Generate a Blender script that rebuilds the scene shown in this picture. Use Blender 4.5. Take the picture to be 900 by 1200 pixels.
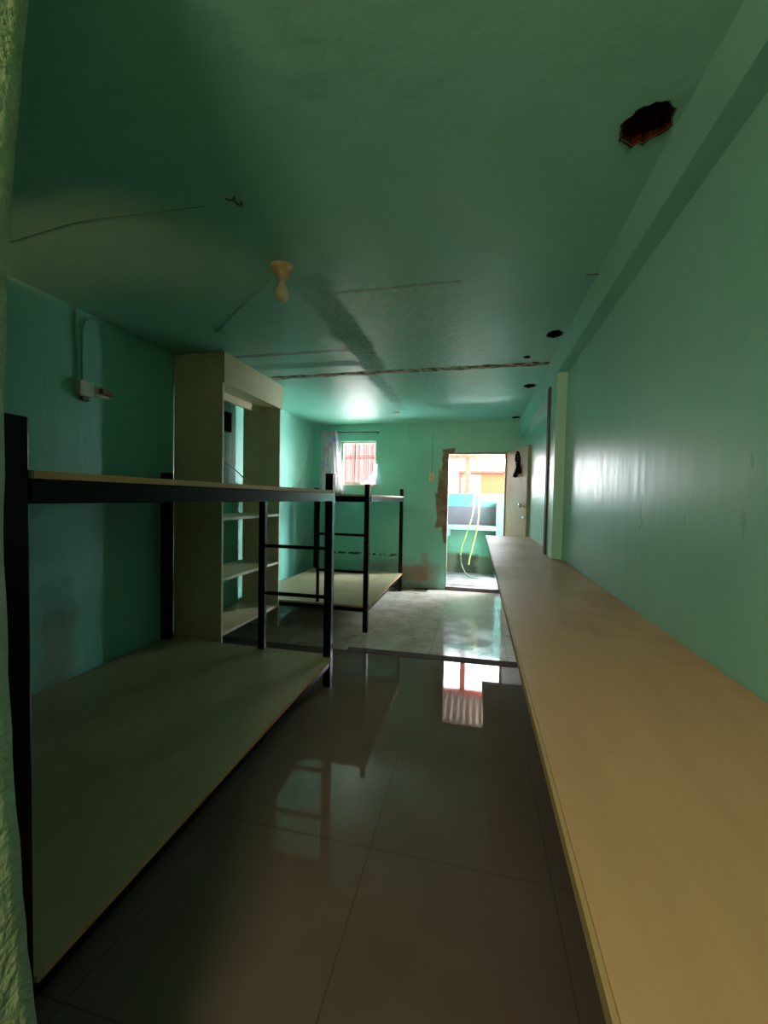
import bpy, bmesh, math, random
from mathutils import Vector, Matrix, noise as mnoise

random.seed(7)
scene = bpy.context.scene
COL = scene.collection
for o in list(bpy.data.objects):
    bpy.data.objects.remove(o, do_unlink=True)

# ------------------------------------------------------------------ camera
cam_d = bpy.data.cameras.new('camera')
cam = bpy.data.objects.new('camera', cam_d)
COL.objects.link(cam)
cam_d.sensor_fit = 'VERTICAL'
cam_d.sensor_height = 36.0
cam_d.lens = 480.0 / 1200.0 * 36.0
cam_d.clip_start = 0.02
cam_d.clip_end = 200
yaw, pitch, roll = 0.2214, -0.0333, 0.0192
cy, sy, cp, sp = math.cos(yaw), math.sin(yaw), math.cos(pitch), math.sin(pitch)
fwd = Vector((-sy * cp, cy * cp, sp))
rgt = Vector((cy, sy, 0))
up = rgt.cross(fwd)
# the picture is turned clockwise by `roll`
r2 = rgt * math.cos(roll) + up * math.sin(roll)
u2 = -rgt * math.sin(roll) + up * math.cos(roll)
cam.matrix_world = Matrix(((r2.x, u2.x, -fwd.x, 0), (r2.y, u2.y, -fwd.y, 0),
                           (r2.z, u2.z, -fwd.z, 1.2237), (0, 0, 0, 1)))
scene.camera = cam

# ------------------------------------------------------------------ light
world = bpy.data.worlds.new('world')
scene.world = world
world.use_nodes = True
bg = world.node_tree.nodes['Background']
bg.inputs[0].default_value = (0.88, 0.96, 1.0, 1)
bg.inputs[1].default_value = 8.0

sun_d = bpy.data.lights.new('sun', 'SUN')
sun_d.energy = 2.5
sun_d.angle = math.radians(1.5)
sun_d.color = (1.0, 0.93, 0.82)
sun = bpy.data.objects.new('sun', sun_d)
COL.objects.link(sun)
sun.rotation_euler = Vector((0.30, 0.62, -0.95)).to_track_quat('-Z', 'Y').to_euler()


def area(name, loc, direction, sx, sy_, energy, color, portal=False):
    d = bpy.data.lights.new(name, 'AREA')
    d.shape = 'RECTANGLE'
    d.size, d.size_y = sx, sy_
    d.energy = energy
    d.color = color
    o = bpy.data.objects.new(name, d)
    o.location = loc
    o.rotation_euler = Vector(direction).to_track_quat('-Z', 'Z').to_euler()
    COL.objects.link(o)
    if portal:
        d.cycles.is_portal = True
    return o


# portals in the two openings only guide the sky sampling
area('door_portal', (0.0, 5.72, 0.95), (0, -1, 0), 0.80, 1.84, 1, (1, 1, 1), True)
area('window_portal', (-1.63, 5.72, 1.72), (0, -1, 0), 0.54, 0.62, 1, (1, 1, 1), True)
# daylight of the entrance behind the photographer
area('entrance_light', (-0.25, -1.70, 1.88), (0.05, 1, -0.02), 0.75, 0.6, 21.0, (1.0, 0.64, 0.38))
# unseen fill lamps added outside doorway and window to brighten the far end
area('terrace_fill_lamp', (1.22, 6.22, 1.45), (-1, -0.55, -0.02), 0.75, 0.95, 185.0, (0.86, 0.97, 1.0))
area('window_fill_lamp', (-1.62, 6.15, 2.35), (-0.05, -1, -0.75), 0.60, 0.40, 90.0, (0.92, 0.97, 1.0))
# unseen lamp added in the yard, throws light up onto the far ceiling
area('yard_fill_lamp', (-1.7, 8.0, -0.05), (0, -0.8, 1), 6.5, 2.2, 470.0, (0.93, 1.0, 0.98))

# unseen warm spot added to throw a glow on the near ceiling
pl_ = bpy.data.lights.new('ceiling_glow_spot', 'SPOT')
pl_.energy = 110.0
pl_.color = (1.0, 0.44, 0.18)
pl_.shadow_soft_size = 0.02
pl_.spot_size = math.radians(50)
pl_.spot_blend = 0.8
po = bpy.data.objects.new('ceiling_glow_spot', pl_)
po.location = (-1.95, -0.20, 2.08)
po.rotation_euler = Vector((0.12, 1, 0.12)).to_track_quat('-Z', 'Y').to_euler()
COL.objects.link(po)

vs = scene.view_settings
vs.view_transform = 'Standard'
vs.look = 'None'
vs.gamma = 1.0
vs.use_curve_mapping = False
vs.exposure = 1.36


# ------------------------------------------------------------------ node helper
class N:
    def __init__(self, name, rough=0.5, spec=0.5, metallic=0.0):
        self.m = bpy.data.materials.new(name)
        self.m.use_nodes = True
        self.t = self.m.node_tree
        self.b = self.t.nodes['Principled BSDF']
        self.b.inputs['Roughness'].default_value = rough
        self.b.inputs['Specular IOR Level'].default_value = spec
        self.b.inputs['Metallic'].default_value = metallic
        self._pos = None

    def new(self, kind):
        return self.t.nodes.new(kind)

    def link(self, a, b):
        self.t.links.new(a, b)

    def put(self, sock, v):
        if isinstance(v, bpy.types.NodeSocket):
            self.link(v, sock)
        elif isinstance(v, (tuple, list)):
            sock.default_value = tuple(v) + ((1,) if len(v) == 3 and len(sock.default_value) == 4 else ())
        else:
            sock.default_value = v

    @property
    def pos(self):
        if self._pos is None:
            self._pos = self.new('ShaderNodeTexCoord').outputs['Object']
            s = self.new('ShaderNodeSeparateXYZ')
            self.link(self._pos, s.inputs[0])
            self.X, self.Y, self.Z = s.outputs
        return self._pos

    def ax(self, k):
        self.pos
        return (self.X, self.Y, self.Z)[k]

    def math(self, op, a, b=0.0, c=0.0):
        n = self.new('ShaderNodeMath')
        n.operation = op
        for i, v in enumerate((a, b, c)):
            self.put(n.inputs[i], v)
        return n.outputs[0]

    def scaled(self, s, off=(0, 0, 0)):
        n = self.new('ShaderNodeMapping')
        self.link(self.pos, n.inputs['Vector'])
        n.inputs['Scale'].default_value = s
        n.inputs['Location'].default_value = off
        return n.outputs[0]

    def noise(self, scale, detail=3, stretch=(1, 1, 1), off=(0, 0, 0), rough=0.55, color=False):
        n = self.new('ShaderNodeTexNoise')
        n.inputs['Scale'].default_value = scale
        n.inputs['Detail'].default_value = detail
        n.inputs['Roughness'].default_value = rough
        self.link(self.scaled(stretch, off), n.inputs['Vector'])
        return n.outputs['Color' if color else 'Fac']

    def ramp(self, v, lo, hi, a=0.0, b=1.0):
        n = self.new('ShaderNodeMapRange')
        n.interpolation_type = 'SMOOTHSTEP'
        self.put(n.inputs[0], v)
        for i, q in enumerate((lo, hi, a, b)):
            n.inputs[i + 1].default_value = q
        return n.outputs[0]

    def mix(self, f, a, b):
        n = self.new('ShaderNodeMix')
        n.data_type = 'RGBA'
        self.put(n.inputs[0], f)
        self.put(n.inputs[6], a)
        self.put(n.inputs[7], b)
        return n.outputs[2]

    def fmix(self, f, a, b):
        n = self.new('ShaderNodeMix')
        n.data_type = 'FLOAT'
        self.put(n.inputs[0], f)
        self.put(n.inputs[2], a)
        self.put(n.inputs[3], b)
        return n.outputs[0]

    def box(self, bounds, soft=0.02, wob=0.0, wscale=9.0, off=(0, 0, 0)):
        """mask of a box given as {axis: (lo, hi)}; edges wander by wob metres"""
        out = None
        w = None
        if wob:
            w = self.math('MULTIPLY', self.math('SUBTRACT', self.noise(wscale, 5, off=off), 0.5), 4 * wob)
        for k, (lo, hi) in bounds.items():
            c, h = (lo + hi) / 2, (hi - lo) / 2
            d = self.math('SUBTRACT', h, self.math('ABSOLUTE', self.math('SUBTRACT', self.ax(k), c)))
            if w is not None:
                d = self.math('ADD', d, w)
            m = self.ramp(d, -soft, soft)
            out = m if out is None else self.math('MULTIPLY', out, m)
        return out

    def color(self, v):
        self.put(self.b.inputs['Base Color'], v)

    def rough(self, v):
        self.put(self.b.inputs['Roughness'], v)

    def bump(self, h, strength=0.2, dist=0.01):
        n = self.new('ShaderNodeBump')
        n.inputs['Strength'].default_value = strength
        n.inputs['Distance'].default_value = dist
        self.put(n.inputs['Height'], h)
        self.link(n.outputs[0], self.b.inputs['Normal'])


TEAL = (0.195, 0.525, 0.435)
TEAL2 = (0.235, 0.575, 0.485)


def simple(name, c, rough=0.5, spec=0.5, metallic=0.0, var=0.12, scale=14.0, bump=0.0, stretch=(1, 1, 1)):
    n = N(name, rough, spec, metallic)
    f = n.noise(scale, 4, stretch)
    lo = tuple(q * (1 - var) for q in c)
    hi = tuple(min(1, q * (1 + var)) for q in c)
    n.color(n.mix(n.ramp(f, 0.3, 0.7), lo, hi))
    if bump:
        n.bump(n.noise(scale * 3, 4, stretch), bump, 0.004)
    return n.m


def paint(name, c1=TEAL, c2=TEAL2, rough=0.33, streak=(6, 6, 1.2), extra=None, bump=0.12, det=3):
    n = N(name, rough, 0.5)
    c = n.mix(n.ramp(n.noise(1.6, 4), 0.3, 0.7), c1, c2)
    fine = n.noise(5, 5)
    c = n.mix(n.ramp(fine, 0.5, 0.8, 0, 0.12), c, tuple(q * 0.8 for q in c1))
    hgt = n.math('ADD', n.noise(5, det, streak), n.math('MULTIPLY', n.noise(70, 3), 0.12))
    r = n.fmix(n.ramp(n.noise(7, 4 if det > 1 else 1, streak, (3, 1, 2)), 0.15, 0.85), rough - 0.05, rough + 0.06)
    if extra:
        c, r, hgt = extra(n, c, r, hgt)
    n.color(c)
    n.rough(r)
    n.bump(hgt, bump, 0.02)
    return n.m


# ---- painted shell
def ceil_extra(n, c, r, h):
    dark = (0.10, 0.185, 0.145)
    # scar of the removed partition running to the far wall
    s1 = n.math('MULTIPLY', n.box({0: (-0.90, -0.72), 1: (1.80, 3.30)}, 0.02, 0.04, 6), n.ramp(n.ax(1), 1.75, 2.6, 0.35, 0.9))
    s2 = n.box({0: (-0.93, -0.81), 1: (3.25, 4.75)}, 0.025, 0.022, 11, (4, 0, 0))
    s3 = n.box({0: (-1.9, -0.92), 1: (2.98, 3.10)}, 0.02, 0.012, 9, (1, 7, 0))
    s4 = n.box({0: (-1.85, -0.90), 1: (2.745, 2.80)}, 0.008, 0.006, 14)
    s5 = n.box({0: (-0.73, -0.10), 1: (1.985, 2.01)}, 0.006, 0.008, 8, (0, 3, 0))
    scar = n.math('MAXIMUM', n.math('MAXIMUM', s1, n.math('MULTIPLY', s2, 0.75)), n.math('MULTIPLY', s3, 0.7))
    grit = n.ramp(n.noise(30, 6), 0.3, 0.75)
    c = n.mix(n.math('MULTIPLY', scar, n.math('ADD', n.math('MULTIPLY', grit, 0.6), 0.25)), c, dark)
    c = n.mix(n.math('MULTIPLY', n.math('MAXIMUM', s4, n.math('MULTIPLY', s5, 0.6)), 0.85), c, (0.05, 0.07, 0.055))
    # flaking glossy skim beside the scar; reflected doorway light painted in as pale tone
    f = n.box({0: (-0.74, -0.15), 1: (1.95, 4.6)}, 0.25, 0.10, 3)
    fl = n.math('MULTIPLY', f, n.ramp(n.noise(26, 6, (1, 1, 1), (2, 2, 0)), 0.45, 0.62))
    c = n.mix(n.math('MULTIPLY', fl, 0.5), c, (0.52, 0.62, 0.56))
    spots = n.ramp(n.noise(5.5, 2, (1, 1, 1), (9, 2, 4)), 0.70, 0.78)
    c = n.mix(n.math('MULTIPLY', spots, 0.25), c, (0.45, 0.62, 0.52))
    r = n.fmix(scar, r, 0.75)
    h = n.math('ADD', h, n.math('MULTIPLY', fl, 0.5))
    h = n.math('ADD', h, n.math('MULTIPLY', n.math('MULTIPLY', scar, n.noise(22, 5)), 0.8))
    return c, r, h


def back_extra(n, c, r, h):
    brown = (0.20, 0.125, 0.075)
    grey = (0.24, 0.22, 0.17)
    # peeled plaster beside the doorway
    j = n.box({0: (-0.455, -0.30), 2: (0.60, 1.90)}, 0.010, 0.045, 4)
    j2 = n.box({0: (-0.53, -0.30), 2: (0.85, 1.30)}, 0.012, 0.045, 5, (2, 0, 5))
    j3 = n.box({0: (-0.50, -0.30), 2: (1.15, 1.62)}, 0.012, 0.045, 5, (7, 0, 2))
    pl = n.math('MAXIMUM', n.math('MAXIMUM', j, j2), j3)
    pc = n.mix(n.ramp(n.noise(11, 5), 0.35, 0.65), (0.30, 0.235, 0.16), brown)
    c = n.mix(pl, c, pc)
    # damp lower band, horizontal crack and brown patch
    damp = n.box({0: (-1.6, -0.45), 2: (-0.2, 0.36)}, 0.10, 0.05, 4, (0, 0, 3))
    c = n.mix(n.math('MULTIPLY', damp, n.ramp(n.noise(9, 5), 0.25, 0.75, 0.35, 0.85)), c, grey)
    bp = n.box({0: (-1.02, -0.64), 2: (0.10, 0.30)}, 0.03, 0.03, 6, (1, 0, 1))
    c = n.mix(n.math('MULTIPLY', bp, 0.75), c, (0.27, 0.17, 0.10))
    bp2 = n.box({0: (-0.72, -0.62), 2: (0.15, 0.48)}, 0.03, 0.03, 6, (5, 0, 1))
    c = n.mix(n.math('MULTIPLY', bp2, 0.5), c, (0.27, 0.19, 0.12))
    ck = n.box({0: (-2.05, -0.97), 2: (0.425, 0.452)}, 0.008, 0.011, 13)
    ck = n.math('MULTIPLY', ck, n.ramp(n.noise(16, 3, (1, 1, 1), (3, 0, 0)), 0.42, 0.52))
    c = n.mix(ck, c, (0.035, 0.03, 0.025))
    r = n.fmix(n.math('MAXIMUM', pl, damp), r, 0.85)
    h = n.math('ADD', h, n.math('MULTIPLY', n.math('MULTIPLY', pl, n.noise(25, 5)), 1.5))
    return c, r, h


def left_extra(n, c, r, h):
    b = n.box({1: (1.66, 1.87), 2: (0.1, 0.56)}, 0.05, 0.03, 7)
    c = n.mix(n.math('MULTIPLY', b, 0.7), c, (0.23, 0.19, 0.11))
    b2 = n.box({1: (1.66, 1.84), 2: (0.5, 0.74)}, 0.06, 0.03, 7, (4, 0, 0))
    c = n.mix(n.math('MULTIPLY', b2, 0.5), c, (0.10, 0.17, 0.12))
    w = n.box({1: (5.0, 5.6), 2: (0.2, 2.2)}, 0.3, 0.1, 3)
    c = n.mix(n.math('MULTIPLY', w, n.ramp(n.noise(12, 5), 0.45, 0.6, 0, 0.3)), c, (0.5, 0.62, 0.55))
    return c, r, h


def right_extra(n, c, r, h):
    sc = n.box({1: (1.0, 2.9), 2: (0.95, 1.5)}, 0.2, 0.12, 3)
    sm = n.math('MULTIPLY', sc, n.ramp(n.noise(9, 5, (1, 1, 0.5)), 0.55, 0.72))
    c = n.mix(n.math('MULTIPLY', sm, 0.35), c, (0.42, 0.58, 0.48))
    r = n.fmix(n.math('MULTIPLY', sm, 0.6), r, 0.2)
    return c, r, h


M = {}
M['ceil'] = paint('ceiling_paint', rough=0.40, streak=(1.5, 1.5, 1.5), extra=ceil_extra, bump=0.19)
M['back'] = paint('far_wall_lightened_paint', (0.20, 0.60, 0.48), (0.24, 0.65, 0.52), extra=back_extra, rough=0.4)  # paler than the side walls: missing far light put into the colour
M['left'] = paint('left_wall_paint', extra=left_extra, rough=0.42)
M['right'] = paint('right_wall_paint', extra=right_extra, rough=0.34, streak=(3.2, 3.2, 0.6), bump=0.07, det=1)
M['beam'] = paint('beam_paint', rough=0.36, streak=(2, 2, 2))
M['jamb'] = paint('rough_plaster_paint', (0.25, 0.36, 0.23), (0.28, 0.40, 0.26), rough=0.6, streak=(14, 14, 14), bump=0.45)


def floor_mat():
    n = N('polished_floor_tile', 0.08, 0.5)
    X, Y = n.ax(0), n.ax(1)
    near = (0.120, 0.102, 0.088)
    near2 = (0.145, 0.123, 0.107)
    far = (0.47, 0.44, 0.395)  # paler tiles past the strip, lightened further in place of far daylight
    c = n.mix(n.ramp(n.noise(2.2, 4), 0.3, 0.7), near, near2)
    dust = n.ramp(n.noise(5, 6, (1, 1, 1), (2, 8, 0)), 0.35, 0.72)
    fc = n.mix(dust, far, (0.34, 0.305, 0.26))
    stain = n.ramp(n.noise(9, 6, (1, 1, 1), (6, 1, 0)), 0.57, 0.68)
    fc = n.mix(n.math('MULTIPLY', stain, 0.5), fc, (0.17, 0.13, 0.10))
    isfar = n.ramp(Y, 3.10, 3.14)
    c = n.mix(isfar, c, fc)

    def joint(v, off, w):
        q = n.math('FRACT', n.math('DIVIDE', n.math('SUBTRACT', v, off - 60.0), 0.6))
        d = n.math('ABSOLUTE', n.math('SUBTRACT', q, 0.5))
        return n.ramp(d, 0.5 - w / 0.6, 0.5 - w / 0.6 * 0.4)
    g = n.math('MAXIMUM', joint(X, -0.332, 0.0035), joint(Y, 1.955, 0.0035))
    c = n.mix(n.math('MULTIPLY', g, 0.8), c, (0.07, 0.055, 0.045))
    n.color(c)
    smear = n.ramp(n.noise(3.5, 5, (1, 1, 1), (7, 7, 0)), 0.35, 0.75)
    rn = n.fmix(smear, 0.02, 0.07)
    rf = n.fmix(dust, 0.06, 0.24)
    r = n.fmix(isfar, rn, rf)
    n.rough(n.fmix(g, r, 0.5))
    n.put(n.b.inputs['Specular IOR Level'], n.fmix(g, n.fmix(isfar, 0.34, 0.42), 0.05))
    n.bump(n.math('SUBTRACT', n.math('MULTIPLY', n.noise(2.0, 2), 0.25), n.math('MULTIPLY', g, 0.0)), 0.06, 0.01)
    return n.m


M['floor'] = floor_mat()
M['mortar'] = simple('rough_mortar', (0.30, 0.29, 0.23), 0.9, 0.2, var=0.75, scale=22, bump=0.6)
M['cement'] = simple('grey_cement', (0.20, 0.175, 0.185), 0.8, 0.3, var=0.25, scale=8, bump=0.3)
M['dark_wood'] = simple('dark_worn_wood', (0.045, 0.035, 0.03), 0.7, var=0.35, scale=25)
M['threshold'] = simple('dark_floor_strip', (0.075, 0.068, 0.058), 0.85, 0.08, var=0.25, scale=18)


def board(name, c, grain=(1, 12, 12), rough=0.5, smudge=0.12):
    n = N(name, rough, 0.4)
    a = n.mix(n.ramp(n.noise(2.4, 5, grain), 0.3, 0.7), tuple(q * 0.90 for q in c), c)
    s = n.ramp(n.noise(3.0, 5, (1, 1, 1), (3, 5, 1)), 0.45, 0.75)
    a = n.mix(n.math('MULTIPLY', s, smudge), a, tuple(q * 0.45 for q in c))
    d = n.ramp(n.noise(45, 3, (1, 1, 1), (1, 5, 8)), 0.73, 0.80)
    a = n.mix(n.math('MULTIPLY', d, 0.35), a, tuple(q * 0.3 for q in c))
    n.color(a)
    n.rough(n.fmix(s, rough - 0.06, rough + 0.1))
    n.bump(n.noise(6, 4, grain), 0.05, 0.004)
    return n.m


M['counter'] = board('pale_plywood_counter', (0.46, 0.32, 0.20), (6, 0.8, 6), 0.55, 0.22)
M['counter_edge'] = board('counter_edge_ply', (0.40, 0.31, 0.16), (1, 8, 20), 0.6)
M['bunk_board'] = board('cream_bunk_board', (0.36, 0.32, 0.195), (6, 0.9, 6), 0.48, 0.18)
M['board_edge'] = board('raw_board_edge', (0.50, 0.28, 0.14), (1, 6, 20), 0.6)
M['cabinet'] = board('beige_laminate', (0.62, 0.53, 0.33), (3, 3, 0.7), 0.5, 0.15)
M['cab_edge'] = simple('pale_edge_band', (0.58, 0.54, 0.40), 0.5)
M['black'] = simple('black_gloss_paint', (0.003, 0.003, 0.0033), 0.24, 0.20, var=0.4, scale=20, bump=0.05)
M['door'] = board('tan_door_ply', (0.55, 0.30, 0.19), (8, 8, 0.7), 0.5, 0.2)
M['door_edge'] = simple('door_edge_wood', (0.34, 0.25, 0.13), 0.6)
M['frame_wood'] = simple('door_frame_wood', (0.30, 0.21, 0.14), 0.6, var=0.25)
M['chrome'] = simple('worn_chrome', (0.75, 0.74, 0.72), 0.22, 0.5, 1.0)
M['white_plastic'] = simple('white_plastic', (0.60, 0.57, 0.49), 0.4)
M['old_plastic'] = simple('yellowed_plastic', (0.52, 0.40, 0.22), 0.45)
M['brown_plastic'] = simple('brown_plastic', (0.20, 0.16, 0.10), 0.5)
M['painted_plastic'] = paint('painted_over_cable', TEAL, TEAL, rough=0.5)
M['cable_white'] = simple('white_cable', (0.62, 0.62, 0.58), 0.5)
M['cable_dark'] = simple('dark_cable', (0.05, 0.06, 0.05), 0.6)
M['rust'] = simple('rusty_hole_lining', (0.045, 0.013, 0.008), 0.95, 0.05, var=0.7, scale=30, bump=0.6)
M['black_hole'] = simple('dark_hole_lining', (0.012, 0.010, 0.009), 0.95, 0.1, var=0.6, scale=30, bump=0.6)  # near black lining of the smaller ceiling holes
M['fabric_black'] = simple('black_cloth', (0.012, 0.012, 0.014), 0.9, 0.1)
M['metal_nail'] = simple('dull_steel', (0.15, 0.14, 0.13), 0.4, 0.5, 1.0)
M['hose'] = simple('yellow_green_hose', (0.42, 0.46, 0.12), 0.4)
M['hose_dark'] = simple('dark_green_hose', (0.13, 0.17, 0.06), 0.4)
M['red_steel'] = simple('red_painted_steel', (0.62, 0.12, 0.08), 0.5, var=0.2)
M['pink_steel'] = simple('pink_painted_grille', (0.62, 0.27, 0.27), 0.45)
M['aqua'] = paint('aqua_outdoor_paint', (0.10, 0.28, 0.27), (0.13, 0.33, 0.31), rough=0.6)
M['lilac'] = simple('lilac_splashback', (0.18, 0.13, 0.17), 0.5, var=0.08, scale=4)
M['pale_slab'] = simple('pale_blue_slab', (0.42, 0.48, 0.52), 0.45)
M['roof_sheet'] = simple('weathered_roof_sheet', (0.26, 0.15, 0.12), 0.8)
M['raw_concrete'] = simple('raw_concrete_reveal', (0.13, 0.095, 0.07), 0.9, 0.1, var=0.35, scale=20, bump=0.5)
M['ground'] = simple('outdoor_concrete', (0.36, 0.34, 0.32), 0.9, var=0.2, scale=3)
M['outer_red'] = simple('brick_red_render', (0.10, 0.03, 0.018), 0.8)
M['cream_wall'] = simple('cream_render', (0.26, 0.15, 0.09), 0.8)


def terrace_wall():
    n = N('terrace_wall_green', 0.65, 0.3)
    c = n.mix(n.ramp(n.noise(3, 4), 0.3, 0.7), (0.14, 0.30, 0.21), (0.18, 0.36, 0.26))
    st = n.box({2: (-0.2, 0.34)}, 0.04, 0.04, 4)
    c = n.mix(n.math('MULTIPLY', st, 0.85), c, (0.13, 0.10, 0.06))
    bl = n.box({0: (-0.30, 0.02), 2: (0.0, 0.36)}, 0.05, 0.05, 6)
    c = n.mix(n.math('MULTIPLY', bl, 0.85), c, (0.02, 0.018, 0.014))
    top = n.box({2: (1.10, 1.5)}, 0.01)
    c = n.mix(top, c, n.mix(n.ramp(n.noise(3, 3), 0.3, 0.7), (0.12, 0.30, 0.31), (0.15, 0.35, 0.36)))
    n.color(c)
    return n.m


M['terrace_wall'] = terrace_wall()


def lattice_mat():
    n = N('orange_lattice_screen', 0.7, 0.3)
    X, Z = n.ax(0), n.ax(2)
    a = n.math('ADD', X, Z)
    b = n.math('SUBTRACT', X, Z)

    def lines(v):
        q = n.math('FRACT', n.math('MULTIPLY', n.math('ADD', v, 50), 11.0))
        return n.ramp(n.math('ABSOLUTE', n.math('SUBTRACT', q, 0.5)), 0.30, 0.40)
    m = n.math('MAXIMUM', lines(a), lines(b))
    n.color(n.mix(m, (0.17, 0.038, 0.010), (0.20, 0.068, 0.020)))
    return n.m


M['lattice'] = lattice_mat()


def corrug_mat():
    n = N('pink_corrugated_sheet', 0.6, 0.3)
    q = n.math('SINE', n.math('MULTIPLY', n.ax(0), 40.0))
    n.color(n.mix(n.ramp(q, -1, 1), (0.045, 0.012, 0.011), (0.08, 0.03, 0.027)))
    return n.m


M['corrug'] = corrug_mat()


def curtain_mat():
    n = N('floral_curtain_cloth', 0.85, 0.2)
    v = n.new('ShaderNodeTexVoronoi')
    v.inputs['Scale'].default_value = 9
    n.link(n.scaled((1, 1, 1)), v.inputs['Vector'])
    f = n.ramp(v.outputs['Distance'], 0.28, 0.42, 1, 0)
    s = n.new('ShaderNodeSeparateColor')
    n.link(v.outputs['Color'], s.inputs[0])
    pet = n.mix(n.ramp(s.outputs[0], 0.45, 0.55), (0.45, 0.50, 0.86), (0.82, 0.50, 0.66))
    c = n.mix(n.math('MULTIPLY', f, 0.75), (0.84, 0.80, 0.84), pet)
    n.color(c)
    tr = n.new('ShaderNodeBsdfTranslucent')
    n.put(tr.inputs[0], c)
    mx = n.new('ShaderNodeMixShader')
    mx.inputs[0].default_value = 0.7
    out = n.t.nodes['Material Output']
    n.link(n.b.outputs[0], mx.inputs[1])
    n.link(tr.outputs[0], mx.inputs[2])
    n.link(mx.outputs[0], out.inputs[0])
    return n.m


M['curtain'] = curtain_mat()


def bulb_mat():
    n = N('frosted_bulb_glass', 0.25, 0.5)
    n.color(n.mix(n.noise(20, 2), (0.58, 0.52, 0.38), (0.66, 0.60, 0.45)))
    n.b.inputs['Subsurface Weight'].default_value = 0.3
    n.b.inputs['Subsurface Radius'].default_value = (0.02, 0.02, 0.02)
    return n.m


M['bulb'] = bulb_mat()


# ------------------------------------------------------------------ mesh helpers
def quad_box(bm, x0, x1, y0, y1, z0, z1, bevel=0.0):
    vs_ = [bm.verts.new((x, y, z)) for x in (x0, x1) for y in (y0, y1) for z in (z0, z1)]
    idx = [(0, 1, 3, 2), (4, 6, 7, 5), (0, 4, 5, 1), (2, 3, 7, 6), (0, 2, 6, 4), (1, 5, 7, 3)]
    fs = [bm.faces.new([vs_[i] for i in f]) for f in idx]
    if bevel:
        es = list({e for f in fs for e in f.edges})
        bmesh.ops.bevel(bm, geom=es, offset=bevel, segments=2, affect='EDGES', profile=0.5)
    return bm


def box(x0, x1, y0, y1, z0, z1, bevel=0.0):
    return quad_box(bmesh.new(), x0, x1, y0, y1, z0, z1, bevel)


def tube(bm, pts, r, seg=8, closed_ends=True):
    pts = [Vector(p) for p in pts]
    rings = []
    ref = Vector((0, 0, 1))
    for i, p in enumerate(pts):
        a = pts[max(i - 1, 0)]
        b = pts[min(i + 1, len(pts) - 1)]
        t = (b - a).normalized()
        if abs(t.dot(ref)) > 0.95:
            side = t.cross(Vector((0, 1, 0))).normalized()
        else:
            side = t.cross(ref).normalized()
        n2 = side.cross(t).normalized()
        rad = r[i] if isinstance(r, (list, tuple)) else r
        rings.append([bm.verts.new(p + (side * math.cos(k * 2 * math.pi / seg) + n2 * math.sin(k * 2 * math.pi / seg)) * rad)
                      for k in range(seg)])
    for a, b in zip(rings, rings[1:]):
        for k in range(seg):
            bm.faces.new((a[k], a[(k + 1) % seg], b[(k + 1) % seg], b[k])).smooth = True
    if closed_ends:
        bm.faces.new(rings[0][::-1])
        bm.faces.new(rings[-1])
    return bm


def spline(pts, n=8):
    pts = [Vector(p) for p in pts]
    out = []
    for i in range(len(pts) - 1):
        p0, p1, p2, p3 = pts[max(i - 1, 0)], pts[i], pts[i + 1], pts[min(i + 2, len(pts) - 1)]
        for k in range(n):
            t = k / n
            out.append(0.5 * (2 * p1 + (p2 - p0) * t + (2 * p0 - 5 * p1 + 4 * p2 - p3) * t * t + (3 * p1 - p0 - 3 * p2 + p3) * t ** 3))
    out.append(pts[-1])
    return out


def lathe(bm, prof, c, seg=28, axis='Z', sgn=1):
    """prof: (radius, along) pairs from the first cap to the last"""
    c = Vector(c)
    rings = []
    for r, h in prof:
        ring = []
        for k in range(seg):
            a = 2 * math.pi * k / seg
            if axis == 'Z':
                v = Vector((r * math.cos(a), r * math.sin(a), h * sgn))
            elif axis == 'Y':
                v = Vector((r * math.cos(a), h * sgn, r * math.sin(a)))
            else:
                v = Vector((h * sgn, r * math.cos(a), r * math.sin(a)))
            ring.append(bm.verts.new(c + v))
        rings.append(ring)
    for a, b in zip(rings, rings[1:]):
        for k in range(seg):
            bm.faces.new((a[k], a[(k + 1) % seg], b[(k + 1) % seg], b[k])).smooth = True
    bm.faces.new(rings[0])
    bm.faces.new(rings[-1])
    bmesh.ops.recalc_face_normals(bm, faces=bm.faces)
    return bm


ORG = {}


def obj(name, bm, mat, parent=None, recalc=True):
    if recalc:
        bmesh.ops.recalc_face_normals(bm, faces=bm.faces)
    if parent is not None:
        bmesh.ops.translate(bm, verts=bm.verts, vec=-ORG[parent.name])
    me = bpy.data.meshes.new(name)
    bm.to_mesh(me)
    bm.free()
    for m in (mat if isinstance(mat, (list, tuple)) else [mat]):
        me.materials.append(m)
    o = bpy.data.objects.new(name, me)
    COL.objects.link(o)
    if parent is not None:
        o.parent = parent
        ORG[o.name] = ORG[parent.name]
    else:
        ORG[o.name] = Vector((0, 0, 0))
    return o


def recenter(o):
    """put a one-mesh thing's origin at the middle of its base"""
    vs_ = [v.co for v in o.data.vertices]
    c = Vector(((min(v.x for v in vs_) + max(v.x for v in vs_)) / 2,
                (min(v.y for v in vs_) + max(v.y for v in vs_)) / 2, min(v.z for v in vs_)))
    o.data.transform(Matrix.Translation(-c))
    o.location = c
    ORG[o.name] = c.copy()
    return o


def thing(name, label, cat, loc, group=None):
    o = bpy.data.objects.new(name, None)
    o.empty_display_size = 0.1
    COL.objects.link(o)
    o.location = loc
    o['label'] = label
    o['category'] = cat
    if group:
        o['group'] = group
    ORG[o.name] = Vector(loc)
    return o


def tag(o, label, cat, group=None):
    recenter(o)
    o['label'] = label
    o['category'] = cat
    if group:
        o['group'] = group
    return o


def struct(name, bm, mat, parent=None, recalc=True):
    o = obj(name, bm, mat, parent, recalc)
    if parent is None:
        o['kind'] = 'structure'
    return o


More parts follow.
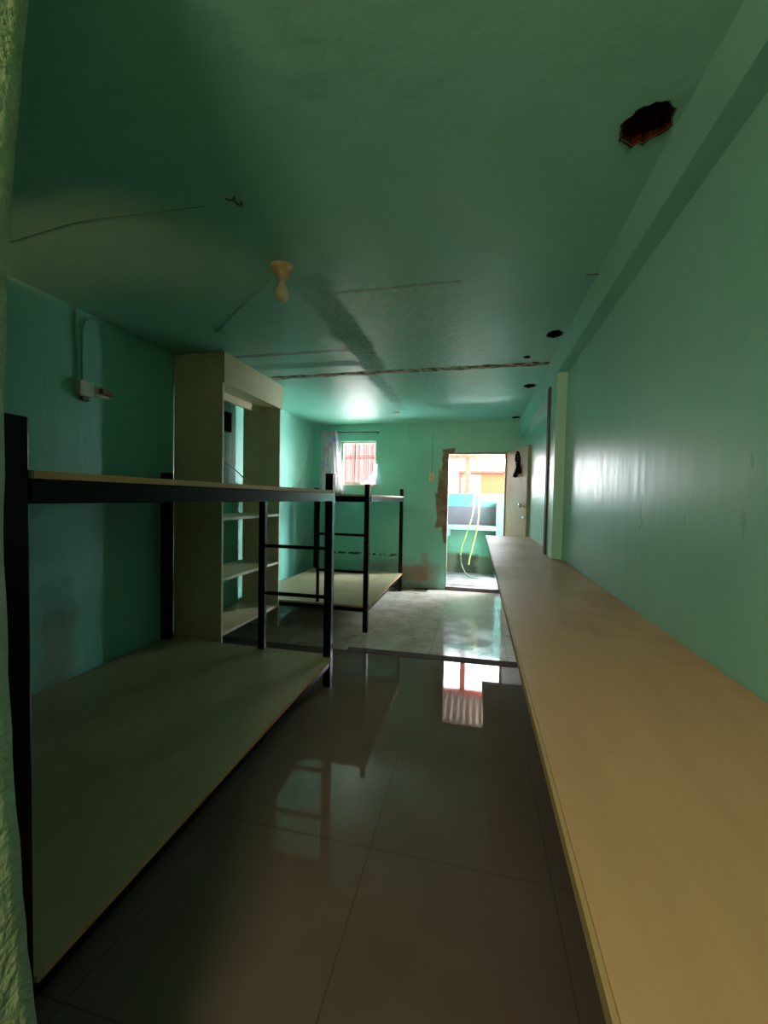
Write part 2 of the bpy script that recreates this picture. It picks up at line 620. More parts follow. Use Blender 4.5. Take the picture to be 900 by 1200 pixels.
# ------------------------------------------------------------------ the room
ZC, YB, XR, XB = 2.257, 5.574, 0.573, 0.507
REAR = -1.8

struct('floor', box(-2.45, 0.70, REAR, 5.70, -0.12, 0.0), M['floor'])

# ceiling sheet with broken holes
HOLES = [(0.425, 1.276, 0.070, 0.066, 14, M['rust']), (0.440, 2.722, 0.050, 0.055, 11, M['black_hole']),
         (0.327, 3.120, 0.024, 0.028, 8, M['black_hole']), (0.440, 3.899, 0.055, 0.060, 10, M['black_hole']),
         (0.448, 5.333, 0.048, 0.060, 10, M['black_hole'])]
rims = []
for hx, hy, rx, ry, n, _ in HOLES:
    rims.append([(hx + rx * math.cos(2 * math.pi * k / (2 * n)) * random.uniform(0.78, 1.05),
                  hy + ry * math.sin(2 * math.pi * k / (2 * n)) * random.uniform(0.78, 1.05)) for k in range(2 * n)])
bm = bmesh.new()
edges = []
for loop in [[(-2.45, REAR), (0.70, REAR), (0.70, 5.72), (-2.45, 5.72)]] + rims:
    vv = [bm.verts.new((x, y, ZC)) for x, y in loop]
    edges += [bm.edges.new((vv[i], vv[(i + 1) % len(vv)])) for i in range(len(vv))]
bmesh.ops.triangle_fill(bm, use_beauty=True, use_dissolve=False, edges=edges)
struct('ceiling', bm, M['ceil'])

HL = ['largest jagged hole broken in the ceiling by the beam, reddish inside, nearest the camera',
      'dark hole in the ceiling beside the beam, just before the mortar crack',
      'smallest dark hole in the ceiling, at the mortar crack near the beam',
      'dark oval hole in the ceiling just beyond the mortar crack, beside the beam',
      'dark hole in the ceiling by the far wall, above the open door']
for (hx, hy, rx, ry, n, mt), rim, lab in zip(HOLES, rims, HL):
    bm = bmesh.new()
    low = [bm.verts.new((x, y, ZC + 0.0015)) for x, y in rim]
    mid = [bm.verts.new((hx + (x - hx) * random.uniform(0.9, 1.08), hy + (y - hy) * random.uniform(0.9, 1.08), ZC + 0.03)) for x, y in rim]
    top = [bm.verts.new((hx + (x - hx) * 0.7, hy + (y - hy) * 0.7, ZC + 0.07 + random.uniform(-.012, .012))) for x, y in rim]
    L = len(rim)
    for a, b in ((low, mid), (mid, top)):
        for k in range(L):
            bm.faces.new((a[k], a[(k + 1) % L], b[(k + 1) % L], b[k]))
    cv = bm.verts.new((hx, hy, ZC + 0.075))
    for k in range(L):
        bm.faces.new((top[k], top[(k + 1) % L], cv))
    # hanging broken lip round the rim
    lip = [bm.verts.new((hx + (x - hx) * 1.06, hy + (y - hy) * 1.06, ZC - random.uniform(0.001, 0.006))) for x, y in rim]
    for k in range(L):
        bm.faces.new((low[k], low[(k + 1) % L], lip[(k + 1) % L], lip[k]))
    tag(obj('ceiling_hole', bm, mt), lab, 'hole', 'broken holes along the ceiling edge')

# left wall, bending slightly outwards beyond the old partition
pts = [(-2.205, REAR), (-2.215, 3.0), (-2.327, YB + 0.14)]
bm = bmesh.new()
inner = [[bm.verts.new((x, y, z)) for z in (0.0, ZC)] for x, y in pts]
outer = [[bm.verts.new((x - 0.1, y, z)) for z in (0.0, ZC)] for x, y in pts]
for i in range(2):
    for s in (inner, outer):
        bm.faces.new((s[i][0], s[i + 1][0], s[i + 1][1], s[i][1]))
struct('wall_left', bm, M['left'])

struct('wall_right', box(XR, XR + 0.12, REAR, YB + 0.14, 0.0, ZC), M['right'])
struct('wall_rear', box(-2.33, 0.69, REAR - 0.1, REAR, 0.0, ZC), M['beam'])

# far wall with the doorway and the small window
DX0, DX1, DZ = -0.388, 0.385, 1.852
WX0, WX1, WZ0, WZ1 = -1.905, -1.378, 1.42, 2.022
bm = bmesh.new()
Y0, Y1 = YB, YB + 0.13
for x0, x1, z0, z1 in ((-2.45, WX0, 0, ZC), (WX0, WX1, 0, WZ0), (WX0, WX1, WZ1, ZC), (WX1, DX0, 0, ZC),
                       (DX0, DX1, DZ, ZC), (DX1, 0.70, 0, ZC)):
    quad_box(bm, x0, x1, Y0, Y1, z0, z1)
bmesh.ops.remove_doubles(bm, verts=bm.verts, dist=1e-5)
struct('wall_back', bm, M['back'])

# wall in front of the photographer on the left; its uneven plaster edge
bm = bmesh.new()
NZ, NY = 60, 8
XE = lambda z, y: (-0.612 + min(0.062, 0.048 * ((z - 1.17) / 0.67) ** 2)
                   + 0.004 * mnoise.noise(Vector((y * 9, z * 9, 1))) + 0.0025 * mnoise.noise(Vector((y * 30, z * 30, 4))))
grid = [[bm.verts.new((XE(ZC * i / NZ, 0.28 + 0.14 * j / NY), 0.28 + 0.14 * j / NY, ZC * i / NZ)) for j in range(NY + 1)]
        for i in range(NZ + 1)]
for i in range(NZ):
    for j in range(NY):
        bm.faces.new((grid[i][j], grid[i][j + 1], grid[i + 1][j + 1], grid[i + 1][j])).smooth = True
for j, y in ((0, 0.28), (NY, 0.42)):
    far = [bm.verts.new((-1.45, y, ZC * i / NZ)) for i in range(NZ + 1)]
    for i in range(NZ):
        bm.faces.new((grid[i][j], grid[i + 1][j], far[i + 1], far[i]))
# narrow gap added under the ceiling so the unseen warm spot shines through
quad_box(bm, -2.215, -1.45, 0.28, 0.42, 0.0, 2.128)
quad_box(bm, -2.215, -1.45, 0.28, 0.42, 2.152, ZC)
struct('wall_front', bm, M['jamb'])

# beam along the right wall and the pillar that stops it
bm = bmesh.new()
quad_box(bm, XB, XR + 0.01, REAR, 2.967, 2.092, ZC)
quad_box(bm, XB, XR + 0.01, 2.967, 3.253, 0.0, ZC)
quad_box(bm, XB, XR + 0.01, 3.253, YB, 2.035, ZC)
struct('trim_1', bm, M['beam'])
struct('trim_2', box(XB - 0.010, XB + 0.002, 3.185, 3.262, 0.0, 2.055, 0.002), M['dark_wood'])

# rough mortar ridge across the ceiling, where a wall once stood
bm = bmesh.new()
nx = 90
rows = []
for i in range(nx + 1):
    x = -1.76 + (XB - 0.005 + 1.76) * i / nx
    w = 0.044 + 0.020 * mnoise.noise(Vector((x * 9, 0, 0)))
    y = 3.318 - 0.030 * i / nx + 0.010 * mnoise.noise(Vector((x * 4, 3, 0)))
    d = 0.006 + 0.007 * abs(mnoise.noise(Vector((x * 16, 5, 0))))
    rows.append([bm.verts.new(p) for p in ((x, y - w, ZC - 0.0004), (x, y - w * 0.6, ZC - d), (x, y + w * 0.3, ZC - d * 0.5), (x, y + w, ZC - 0.0004))])
for a, b in zip(rows, rows[1:]):
    for k in range(3):
        bm.faces.new((a[k], b[k], b[k + 1], a[k + 1]))
struct('trim_3', bm, M['mortar'])

# dark strip set in the floor on the same line
bm = bmesh.new()
q = [(-0.985, 3.085), (0.36, 3.118), (0.36, 3.212), (-0.985, 3.178)]
lo = [bm.verts.new((x, y, 0.0005)) for x, y in q]
hi = [bm.verts.new((x, y, 0.004)) for x, y in q]
bm.faces.new(hi)
for k in range(4):
    bm.faces.new((lo[k], lo[(k + 1) % 4], hi[(k + 1) % 4], hi[k]))
struct('trim_4', bm, M['threshold'])
# small cement patch at the foot of the far wall
bm = bmesh.new()
q = [(-0.80, 5.36), (-0.62, 5.35), (-0.60, 5.56), (-0.78, 5.565)]
hi = [bm.verts.new((x, y, 0.004)) for x, y in q]
lo = [bm.verts.new((x, y, 0.0005)) for x, y in q]
bm.faces.new(hi)
for k in range(4):
    bm.faces.new((lo[k], lo[(k + 1) % 4], hi[(k + 1) % 4], hi[k]))
struct('trim_5', bm, M['threshold'])

# ------------------------------------------------------------------ window
w = bpy.data.objects.new('window_1', None)
COL.objects.link(w)
w.location = ((WX0 + WX1) / 2, YB, WZ0)
ORG[w.name] = Vector(w.location)
w['kind'] = 'structure'
bm = bmesh.new()
for x0, x1, z0, z1 in ((WX0, WX0 + 0.025, WZ0, WZ1), (WX1 - 0.025, WX1, WZ0, WZ1),
                       (WX0 + 0.025, WX1 - 0.025, WZ0, WZ0 + 0.025), (WX0 + 0.025, WX1 - 0.025, WZ1 - 0.025, WZ1)):
    quad_box(bm, x0, x1, YB + 0.05, YB + 0.10, z0, z1)
obj('window_frame', bm, M['cab_edge'], w)
bm = bmesh.new()
for k in range(1, 8):
    x = WX0 + (WX1 - WX0) * k / 8
    r = 0.011 if k == 3 else 0.006
    quad_box(bm, x - r, x + r, YB + 0.070, YB + 0.082, WZ0 + 0.02, WZ1 - 0.02)
for z in (WZ0 + 0.37, WZ0 + 0.40):
    quad_box(bm, WX0 + 0.02, WX1 - 0.02, YB + 0.083, YB + 0.095, z - 0.009, z + 0.009)
obj('grille', bm, M['pink_steel'], w)
struct('trim_6', box(WX0 - 0.03, WX1 + 0.03, YB - 0.045, YB + 0.12, WZ0 - 0.035, WZ0, 0.004), M['cab_edge'])

# curtain on its rod
rod = thing('curtain_rod', 'thin metal curtain rod above the small barred window', 'curtain rod', (-1.76, YB - 0.045, 2.145))
obj('rod', tube(bmesh.new(), [(-2.20, YB - 0.045, 2.148), (-1.33, YB - 0.045, 2.138)], 0.008), M['metal_nail'], rod)
for x in (-2.17, -1.36):
    obj('bracket', box(x - 0.01, x + 0.01, YB - 0.05, YB, 2.125, 2.143), M['metal_nail'], rod)


def curtain_sheet(x0t, x1t, x0b, x1b, zt, zb, folds, amp, yoff, bend=None):
    bm = bmesh.new()
    nu, nv = 60, 30
    g = []
    for j in range(nv + 1):
        v = j / nv
        row = []
        for i in range(nu + 1):
            u = i / nu
            a0 = x0t + (x0b - x0t) * v
            a1 = x1t + (x1b - x1t) * (v if bend is None else v ** bend)
            x = a0 + (a1 - a0) * u
            y = YB - yoff + amp * (0.7 + 0.3 * v) * math.sin(u * folds * 2 * math.pi + 0.6 * math.sin(v * 3)) + 0.006 * math.sin(u * 17 + v * 5)
            row.append(bm.verts.new((x, y, zt + (zb - zt) * v)))
        g.append(row)
    for j in range(nv):
        for i in range(nu):
            bm.faces.new((g[j][i], g[j][i + 1], g[j + 1][i + 1], g[j + 1][i])).smooth = True
    return bm


c1 = obj('curtain', curtain_sheet(-2.17, -1.93, -2.19, -1.79, 2.16, 1.15, 5, 0.020, 0.085), M['curtain'])
c1.modifiers.new('cloth', 'SOLIDIFY').thickness = 0.002
tag(c1, 'white floral curtain in blue and pink, hanging left of the barred window', 'curtain')

# loose end of cloth caught at the lower right of the window
bm = bmesh.new()
nu = 16
g = []
for j in range(nu + 1):
    v = j / nu
    x0 = WX1 + 0.01 - 0.02 - 0.19 * v ** 2.2
    g.append([bm.verts.new((x0 + (WX1 + 0.03 - x0) * i / 8, YB - 0.058 + 0.006 * math.sin(i * 1.8 + v * 3), 1.70 - 0.29 * v)) for i in range(9)])
for a, b in zip(g, g[1:]):
    for i in range(8):
        bm.faces.new((a[i], a[i + 1], b[i + 1], b[i])).smooth = True
c2 = obj('curtain_scrap', bm, M['curtain'])
c2.modifiers.new('cloth', 'SOLIDIFY').thickness = 0.002
tag(c2, 'small pale scrap of curtain caught at the lower right corner of the window', 'curtain')

# ------------------------------------------------------------------ door
d = bpy.data.objects.new('door_1', None)
COL.objects.link(d)
d.location = (0.0, YB, 0.0)
ORG[d.name] = Vector(d.location)
d['kind'] = 'structure'
bm = bmesh.new()
quad_box(bm, DX0 + 0.0, DX1, YB + 0.0, YB + 0.10, DZ - 0.020, DZ)
quad_box(bm, DX1 - 0.03, DX1, YB + 0.0, YB + 0.10, 0.05, DZ - 0.020)
obj('door_frame', bm, M['frame_wood'], d)
# leaf: swung into the room
H = Vector((0.372, YB - 0.012, 0))
E = Vector((0.545, 4.765, 0))
ld = (E - H).normalized()
ln = Vector((ld.y, -ld.x, 0))            # towards the room's middle
if ln.x > 0:
    ln = -ln
LL = (E - H).length


def leaf_pt(s, t, z):
    p = H + ld * s + ln * t
    return Vector((p.x, p.y, z))


def leaf_box(bm, s0, s1, t0, t1, z0, z1, bev=0.0):
    b = box(s0, s1, t0, t1, z0, z1, bev)
    for v in b.verts:
        v.co = leaf_pt(v.co.x, v.co.y, v.co.z)
    me = bpy.data.meshes.new('tmp')
    b.to_mesh(me)
    b.free()
    bm.from_mesh(me)
    bpy.data.meshes.remove(me)
    return bm


leaf = obj('leaf', leaf_box(bmesh.new(), 0.0, LL, -0.035, 0.0, 0.055, 1.845, 0.002), M['door'], d)
obj('edge_strip', leaf_box(bmesh.new(), LL - 0.03, LL + 0.004, -0.037, 0.003, 0.055, 1.845), M['door_edge'], leaf)
kb = bmesh.new()
lathe(kb, [(0.026, 0), (0.026, 0.006), (0.010, 0.010), (0.010, 0.03), (0.024, 0.036), (0.028, 0.05), (0.022, 0.064), (0.006, 0.068)], (0, 0, 0), 20, 'Y')
for v in kb.verts:
    v.co = leaf_pt(LL - 0.09 + v.co.x, v.co.y, 1.17 + v.co.z)
obj('knob', kb, M['chrome'], leaf)
obj('latch', leaf_box(bmesh.new(), LL - 0.13, LL - 0.05, 0.0, 0.012, 1.02, 1.05, 0.002), M['chrome'], leaf)
for z in (0.3, 1.55):
    obj('hinge', leaf_box(bmesh.new(), -0.005, 0.03, 0.0, 0.004, z, z + 0.09), M['chrome'], leaf)

# dark cloth tied on the door
bm = bmesh.new()
s0 = 0.52
loopc = spline([leaf_pt(s0, 0.02, 1.62), leaf_pt(s0 - 0.03, 0.03, 1.72), leaf_pt(s0 + 0.03, 0.035, 1.79), leaf_pt(s0 + 0.08, 0.03, 1.72), leaf_pt(s0 + 0.03, 0.02, 1.63)], 6)
tube(bm, loopc, 0.017)
tube(bm, spline([leaf_pt(s0 + 0.02, 0.02, 1.64), leaf_pt(s0 - 0.04, 0.02, 1.58), leaf_pt(s0 - 0.10, 0.02, 1.52)], 6), [0.022] * 9 + [0.028] * 4)
tube(bm, spline([leaf_pt(s0 + 0.03, 0.02, 1.65), leaf_pt(s0 + 0.06, 0.02, 1.60), leaf_pt(s0 + 0.07, 0.018, 1.54)], 6), [0.02] * 9 + [0.025] * 4)
tag(obj('cloth_strip', bm, M['fabric_black']), 'black cloth strip knotted on the upper part of the open door', 'cloth')

# ------------------------------------------------------------------ terrace beyond the doorway
TB = 6.70
struct('trim_7', box(DX0, DX1, YB - 0.012, YB + 0.125, 0.0, 0.046, 0.004), M['cement'])
struct('trim_9', box(DX0 + 0.0002, DX0 + 0.008, YB - 0.001, YB + 0.131, 0.047, DZ - 0.021), M['raw_concrete'])
struct('floor_terrace', box(-0.9, 1.4, YB + 0.13, TB + 0.12, -0.10, 0.05), M['cement'])
struct('wall_terrace', box(-0.9, 1.4, TB, TB + 0.12, 0.05, 1.325), M['terrace_wall'])
bm = bmesh.new()
quad_box(bm, -0.90, -0.80, YB + 0.135, TB - 0.005, 0.05, 2.2)
quad_box(bm, 1.30, 1.40, YB + 0.135, TB - 0.005, 0.05, 2.2)
struct('wall_terrace_light_block', bm, M['aqua'])  # unseen end walls, added to keep side light off the parapet
struct('trim_8', box(0.30, 0.62, 6.38, TB - 0.001, 0.05, 1.19), M['aqua'])

wc = thing('wash_counter', 'pale blue wash counter with lilac splashback beyond the doorway', 'counter', (-0.08, 6.55, 0.66))
obj('slab', box(-0.46, 0.298, 6.36, TB - 0.002, 0.765, 0.825, 0.008), M['pale_slab'], wc)
obj('splashback', box(-0.46, 0.298, TB - 0.022, TB - 0.002, 0.826, 1.12), M['lilac'], wc)
obj('bracket', box(-0.46, -0.385, 6.37, TB - 0.002, 0.665, 0.764, 0.006), M['pale_slab'], wc)

# roof over the terrace, its red beam and post
bm = bmesh.new()
n = 110
ra = []
for i in range(n + 1):
    x = -0.95 + 2.4 * i / n
    dz = 0.018 * math.sin(x * 2 * math.pi / 0.076 * 0.8)
    ra.append((bm.verts.new((x, YB + 0.14, 2.22 + dz)), bm.verts.new((x, TB + 0.15, 1.985 + dz))))
for a, b in zip(ra, ra[1:]):
    bm.faces.new((a[0], b[0], b[1], a[1]))
ro = obj('terrace_roof', bm, M['roof_sheet'])
ro.modifiers.new('sheet', 'SOLIDIFY').thickness = 0.004
ro['kind'] = 'structure'
tag(obj('roof_beam', box(-0.9, 1.4, TB + 0.03, TB + 0.09, 1.890, 1.955, 0.003), M['red_steel']),
    'red steel beam carrying the roof edge, across the top of the doorway view', 'beam')
tag(obj('roof_post', box(-0.195, -0.110, TB + 0.02, TB + 0.10, 1.325, 1.889, 0.004), M['red_steel']),
    'red steel post standing on the aqua parapet, in the doorway view', 'post')

# hoses hanging over the parapet
HA = [(-0.02, TB + 0.02, 1.345), (-0.03, TB - 0.018, 1.33), (-0.05, 6.34, 1.02), (-0.14, 6.335, 0.70), (-0.205, 6.34, 0.50), (-0.215, 6.35, 0.38)]
HB = [(0.04, TB + 0.02, 1.345), (0.045, TB - 0.018, 1.33), (0.035, 6.34, 0.95), (-0.01, 6.335, 0.66), (-0.075, 6.34, 0.36), (-0.09, 6.35, 0.24)]
ho = obj('water_hose', tube(bmesh.new(), spline(HA, 8), 0.010), M['hose'])
tag(ho, 'left of two yellow green hoses hanging over the aqua parapet', 'hose', 'hoses over the parapet')
ho2 = obj('water_hose', tube(bmesh.new(), spline(HB, 8), 0.011), M['hose'])
tag(ho2, 'right of two yellow green hoses hanging over the aqua parapet', 'hose', 'hoses over the parapet')
tag(obj('garden_hose', tube(bmesh.new(), spline([(-0.215, 6.352, 0.372), (-0.20, 6.33, 0.25), (-0.15, 6.30, 0.14), (-0.09, 6.26, 0.075), (0.0, 6.22, 0.062), (0.06, 6.24, 0.062)], 8), 0.008), M['hose_dark']),
    'thin dark hose trailing down to the terrace floor below the yellow hoses', 'hose')

# outdoors
struct('ground', box(-40, 40, TB + 0.13, 60, -0.32, -0.12), M['ground'])
bb = thing('neighbour_building', 'orange building with lattice screen seen over the parapet through the doorway', 'building', (1.8, 12.3, -0.12))
obj('wall', box(-0.30, 4.2, 12.06, 14.0, -0.12, 2.04), M['cream_wall'], bb)
obj('lattice_screen', box(0.12, 4.2, 12.0, 12.05, 0.3, 1.96), M['lattice'], bb)
obj('corner_post', box(-0.53, -0.43, 11.95, 12.2, -0.12, 1.969), M['outer_red'], bb)
obj('roof_edge', box(-0.53, 4.3, 11.90, 14.1, 1.99, 2.06), M['outer_red'], bb)
obj('panel', box(-0.42, 0.11, 12.0, 12.05, 0.3, 1.96), M['cream_wall'], bb)
pw = obj('corrugated_fence', box(-6.0, -1.3, 9.4, 9.45, -0.12, 2.65), M['corrug'])
tag(pw, 'pink corrugated fence seen through the barred window', 'fence')

# ------------------------------------------------------------------ long counter
ct = thing('long_counter', 'long pale plywood counter running along the right wall', 'counter', (0.34, 2.1, 0.0))
ZT = 0.8334
obj('tabletop', box(0.116, XR - 0.001, -0.9, 4.700, ZT - 0.018, ZT, 0.0015), M['counter'], ct)
obj('edge_band', box(0.110, 0.1155, -0.9, 4.706, ZT - 0.0185, ZT - 0.0005), M['counter_edge'], ct)
obj('wall_cleat', box(XR - 0.04, XR - 0.0015, -0.9, 2.95, ZT - 0.06, ZT - 0.0185), M['counter_edge'], ct)
for y in (0.9, 2.4, 3.9):
    x1 = XR - 0.0415 if y < 3.0 else XR - 0.002
    bm = box(0.18, x1, y - 0.02, y + 0.02, ZT - 0.058, ZT - 0.0185)
    obj('support_arm', bm, M['counter_edge'], ct)
    bm = box(x1 - 0.04, x1, y - 0.02, y + 0.02, 0.0, ZT - 0.0585)
    obj('leg', bm, M['counter_edge'], ct)
tag(obj('paper_scrap', box(0.155, 0.222, 3.26, 3.285, ZT + 0.0005, ZT + 0.003), M['white_plastic']),
    'small white scrap lying near the far end of the long counter', 'scrap')


# ------------------------------------------------------------------ bunk beds
def bunk(name, label, x0, x1, ya, yb, zb, zt, ztop, lad_x, lad_w, rungs, lad_end, lad_z, ps=0.05, rear_ps=0.055):
    t = thing(name, label, 'bunk bed', ((x0 + x1) / 2, (ya + yb) / 2, 0), 'steel bunk beds along the left wall')
    for (px, py, s) in ((x1 - ps, ya, ps), (x1 - ps, yb - ps, ps), (x0, ya, rear_ps), (x0, yb - ps, rear_ps)):
        obj('post', box(px, px + s, py, py + ps, 0.0, ztop, 0.003), M['black'], t)
    for z, is_top in ((zb, False), (zt, True)):
        bt = 0.017
        r = 0.052 if is_top else 0.042
        # four angle rails under the board
        for (a, b, c, d_) in ((x1 - 0.012, x1 + (0.006 if is_top else -0.004), ya + ps, yb - ps), (x0, x0 + 0.012, ya + ps, yb - ps)):
            obj('side_rail', box(a, b, c, d_, z - bt - r, z - bt - 0.0004, 0.002), M['black'], t)
        for c in (ya + 0.008, yb - 0.024):
            obj('end_rail', box(x0 + rear_ps, x1 - ps, c, c + 0.016, z - bt - r, z - bt - 0.0004, 0.002), M['black'], t)
        b = bmesh.new()
        # board, notched round the posts
        quad_box(b, x0 + 0.002, x1 - 0.001 + (0.007 if is_top else 0.004), ya + ps + 0.001, yb - ps - 0.001, z - bt, z, 0.0015)
        quad_box(b, x0 + rear_ps + 0.001, x1 - ps - 0.001, ya + 0.002, ya + ps + 0.001, z - bt, z)
        quad_box(b, x0 + rear_ps + 0.001, x1 - ps - 0.001, yb - ps - 0.001, yb - 0.002, z - bt, z)
        bd = obj('upper_board' if is_top else 'lower_board', b, M['bunk_board'], t)
        e = obj('board_edge', box(x1 + (0.0065 if is_top else 0.0035), x1 + (0.010 if is_top else 0.007), ya + ps + 0.002, yb - ps - 0.002, z - bt, z - 0.0008), M['board_edge'], bd)
    ya_l, yb_l = lad_end
    lad = obj('ladder', box(lad_x, lad_x + lad_w, ya_l, yb_l, lad_z, zt - 0.070, 0.002), M['black'], t)
    yc = (ya_l + yb_l) / 2
    for z in rungs:
        obj('rung', box(lad_x + lad_w, x1 - ps, yc - 0.011, yc + 0.011, z - 0.011, z + 0.011, 0.003), M['black'], lad)
    return t


bunk('bunk_bed', 'black steel bunk bed nearest the camera, with wide bare cream boards', -2.165, -0.890, 0.607, 2.512, 0.195, 1.268, 1.375,
     -1.408, 0.045, (0.893, 0.577), (2.47, 2.505), 0.196, 0.05, 0.065)
bunk('bunk_bed', 'smaller black steel bunk bed at the far wall, below the curtained window', -2.18, -0.938, 3.556, 5.335, 0.244, 1.255, 1.349,
     -1.440, 0.026, (0.885, 0.548), (3.565, 3.59), 0.246, 0.045, 0.055)

# ------------------------------------------------------------------ open wardrobe
CX0, CX1, CY0, CY1 = -2.204, -1.80, 2.640, 3.540
cb = thing('open_wardrobe', 'tall beige open wardrobe with shelves, reaching the ceiling by the left wall', 'wardrobe', (-2.0, 3.09, 0))
T = 0.018
ZW = ZC - 0.004
obj('side_panel', box(CX0, CX1 - 0.003, CY0, CY0 + T, 0, ZW), M['cabinet'], cb)
obj('side_panel', box(-2.178, CX1 - 0.003, CY1 - T, CY1, 0, ZW), M['cabinet'], cb)
obj('edge_band', box(CX1 - 0.003, CX1, CY0, CY0 + T, 0, 2.0335), M['cab_edge'], cb)
obj('edge_band', box(CX1 - 0.003, CX1, CY1 - T, CY1, 0, 2.0335), M['cab_edge'], cb)
obj('fascia', box(CX1 - 0.002, CX1 + 0.014, CY0, CY1, 2.034, ZW, 0.001), M['cabinet'], cb)
obj('top_panel', box(-2.16, CX1 - 0.003, CY0 + T, CY1 - T, 2.045, 2.063), M['cabinet'], cb)
obj('rail', box(-2.0, -1.98, CY0 + T, CY1 - T, 1.985, 2.044), M['cabinet'], cb)
for z in (1.06, 0.612, 0.205):
    s = obj('shelf', box(-2.19, CX1 - 0.006, CY0 + T, CY1 - T, z - 0.022, z), M['cabinet'], cb)
    obj('edge_band', box(CX1 - 0.006, CX1 - 0.003, CY0 + T + 0.0005, CY1 - T - 0.0005, z - 0.022, z), M['cab_edge'], s)
tag(obj('breaker_box', box(-2.222, -2.17, 3.235, 3.325, 1.79, 1.965, 0.004), M['black']),
    'small dark box fixed on the wall inside the open wardrobe', 'electrical box')

# loose white cable from the wardrobe to the bunk
tag(obj('loose_cable', tube(bmesh.new(), spline([(-1.795, 2.652, 1.47), (-1.72, 2.62, 1.43), (-1.62, 2.56, 1.385), (-1.52, 2.50, 1.325), (-1.38, 2.44, 1.279), (-1.22, 2.40, 1.276)], 8), 0.0035), M['cable_white']),
    'thin white cable drooping from the wardrobe edge to the near upper bunk', 'cable')

# ------------------------------------------------------------------ ceiling lamp
lx, ly = -0.880, 1.728
lf = thing('ceiling_lamp', 'bare bulb in a yellowed round ceiling holder', 'lamp', (lx, ly, ZC))
obj('holder_base', lathe(bmesh.new(), [(0.052, 0), (0.054, 0.006), (0.050, 0.014), (0.036, 0.020), (0.028, 0.030), (0.026, 0.055), (0.023, 0.062)], (lx, ly, ZC - 0.0005), 32, 'Z', -1), M['old_plastic'], lf)
obj('bulb', lathe(bmesh.new(), [(0.014, 0.060), (0.015, 0.080), (0.026, 0.094), (0.034, 0.110), (0.036, 0.124), (0.032, 0.140), (0.019, 0.152), (0.004, 0.156)], (lx, ly, ZC), 28, 'Z', -1), M['bulb'], lf)
obj('terminal_clip', lathe(bmesh.new(), [(0.012, 0), (0.014, 0.004), (0.012, 0.010), (0.006, 0.011)], (lx + 0.040, ly - 0.012, ZC - 0.014), 16, 'Z', -1), M['white_plastic'], lf)
cl = thing('lamp_cable', 'white cable clipped to the ceiling from the bulb holder to a small block', 'cable', (-1.22, 2.0, ZC))
obj('cable', tube(bmesh.new(), spline([(lx - 0.048, ly + 0.03, ZC - 0.010), (-1.05, 1.86, ZC - 0.016), (-1.2, 1.975, ZC - 0.007), (-1.4, 2.14, ZC - 0.006), (-1.575, 2.285, ZC - 0.006)], 8), 0.005), M['painted_plastic'], cl)
obj('end_block', box(-1.615, -1.565, 2.275, 2.325, ZC - 0.024, ZC - 0.0005, 0.003), M['painted_plastic'], cl)

# hook with twisted wire, thin wire along the ceiling
hk = bmesh.new()
tube(hk, spline([(-0.845, 1.30, ZC - 0.001), (-0.845, 1.30, ZC - 0.012), (-0.838, 1.313, ZC - 0.018), (-0.830, 1.325, ZC - 0.012), (-0.832, 1.318, ZC - 0.006)], 5), 0.0045, 6)
tube(hk, spline([(-0.845, 1.30, ZC - 0.008), (-0.86, 1.295, ZC - 0.013), (-0.873, 1.288, ZC - 0.008)], 5), 0.0035, 6)
tag(obj('ceiling_hook', hk, M['metal_nail']), 'small bent metal hook in the ceiling, between the bulb and the near wall', 'hook')
tag(obj('ceiling_wire', tube(bmesh.new(), spline([(-2.10, 1.35, ZC), (-1.92, 1.345, ZC), (-1.5, 1.30, ZC), (-1.2, 1.312, ZC), (-0.98, 1.321, ZC)], 6), 0.0012, 6), M['cable_dark']),
    'thin wire painted over, running across the near ceiling to the left wall', 'wire')
tag(obj('nail', tube(bmesh.new(), [(XB + 0.004, 2.03, 2.245), (XB - 0.05, 2.03, 2.247)], 0.0035, 8), M['metal_nail']),
    'small nail sticking out of the top of the beam', 'nail')

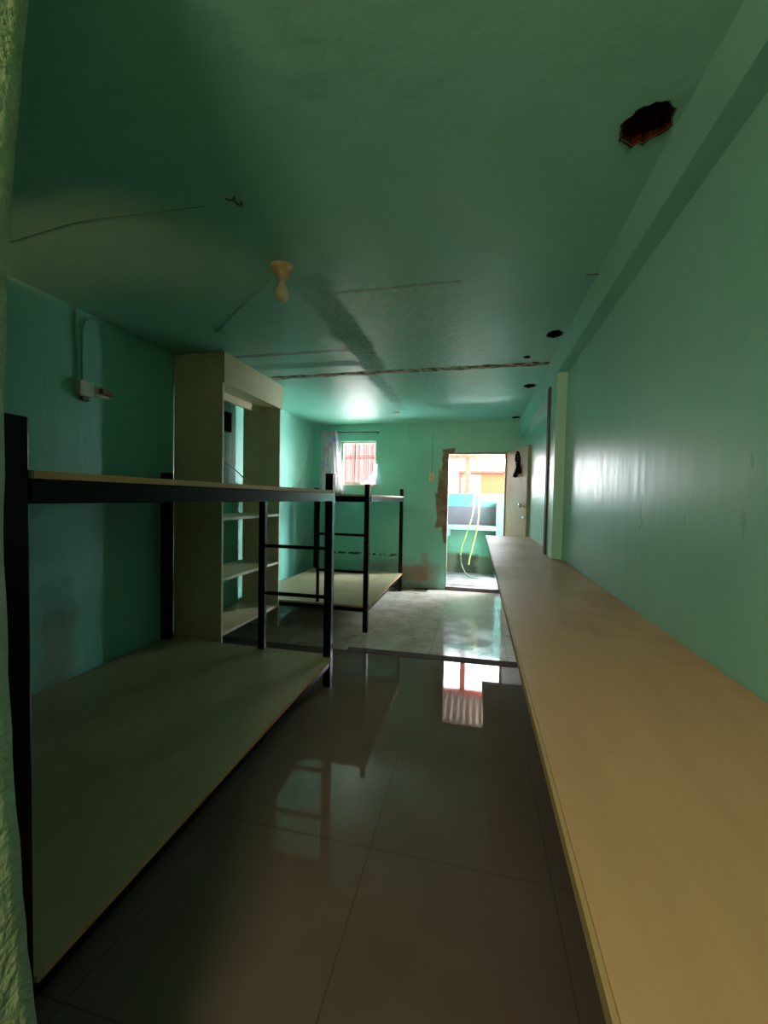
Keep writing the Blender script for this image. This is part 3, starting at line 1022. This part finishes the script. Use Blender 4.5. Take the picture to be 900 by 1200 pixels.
# ------------------------------------------------------------------ sockets, switch, wires
so = thing('wall_socket', 'white surface socket with a brown plug on the left wall, above the near bunk', 'socket', (-2.19, 1.93, 1.81))
obj('housing', box(-2.208, -2.165, 1.87, 1.955, 1.77, 1.855, 0.004), M['white_plastic'], so)
obj('face_plate', box(-2.200, -2.170, 1.956, 2.06, 1.785, 1.845, 0.004), M['white_plastic'], so)
obj('plug', box(-2.169, -2.135, 1.985, 2.055, 1.80, 1.833, 0.005), M['brown_plastic'], so)
obj('knockout', box(-2.205, -2.175, 1.895, 1.935, 1.745, 1.769, 0.004), M['brown_plastic'], so)
cd = thing('socket_cables', 'pair of painted cables running from the left wall socket up to the ceiling', 'cable', (-2.2, 1.9, 1.86))
for (ya, yb, bend) in ((1.885, 1.875, 0.0), (1.915, 1.925, 0.1)):
    p = [(-2.203, ya, 1.85), (-2.203, ya, 2.05), (-2.203, yb, 2.18), (-2.202, yb + bend * 0.4, 2.225), (-2.198, yb + bend * 1.6, 2.246)]
    if bend:
        p += [(-2.2, 2.3, 2.249), (-2.2, 2.62, 2.25)]
    obj('cable', tube(bmesh.new(), spline(p, 6), 0.0065), M['painted_plastic'], cd)

sw = thing('light_switch', 'white light switch on the far wall left of the doorway', 'switch', (-0.60, YB, 1.52))
obj('switch_plate', box(-0.637, -0.565, YB - 0.022, YB - 0.0003, 1.465, 1.585, 0.004), M['white_plastic'], sw)
obj('rocker', box(-0.615, -0.587, YB - 0.028, YB - 0.0225, 1.50, 1.55, 0.002), M['old_plastic'], sw)
tag(obj('conduit', box(-0.609, -0.593, YB - 0.012, YB - 0.0003, 1.586, 2.11, 0.002), M['painted_plastic']),
    'painted conduit running up the far wall from the light switch', 'conduit')
tag(obj('wall_cable', tube(bmesh.new(), spline([(-2.316, 5.50, 2.06), (-2.308, 5.38, 1.82), (-2.302, 5.28, 1.62), (-2.295, 5.12, 1.46), (-2.286, 4.95, 1.36), (-2.283, 4.85, 1.355)], 8), 0.005), M['cable_white']),
    'white cable curving along the left wall between wardrobe and curtain', 'cable')
tag(obj('wall_wire', tube(bmesh.new(), spline([(-0.93, YB - 0.004, 2.25), (-0.93, YB - 0.004, 2.10), (-0.88, YB - 0.004, 2.02), (-0.75, YB - 0.004, 2.05), (-0.66, YB - 0.004, 2.10)], 8), 0.004), M['painted_plastic']),
    'thin wire curving over the upper far wall between window and switch', 'wire')
tag(obj('ceiling_rose', lathe(bmesh.new(), [(0.035, 0), (0.036, 0.008), (0.025, 0.016), (0.008, 0.02)], (-0.96, 4.86, ZC - 0.0004), 20, 'Z', -1), M['white_plastic']),
    'small white ceiling fitting at the end of the ceiling scar near the far wall', 'ceiling fitting')
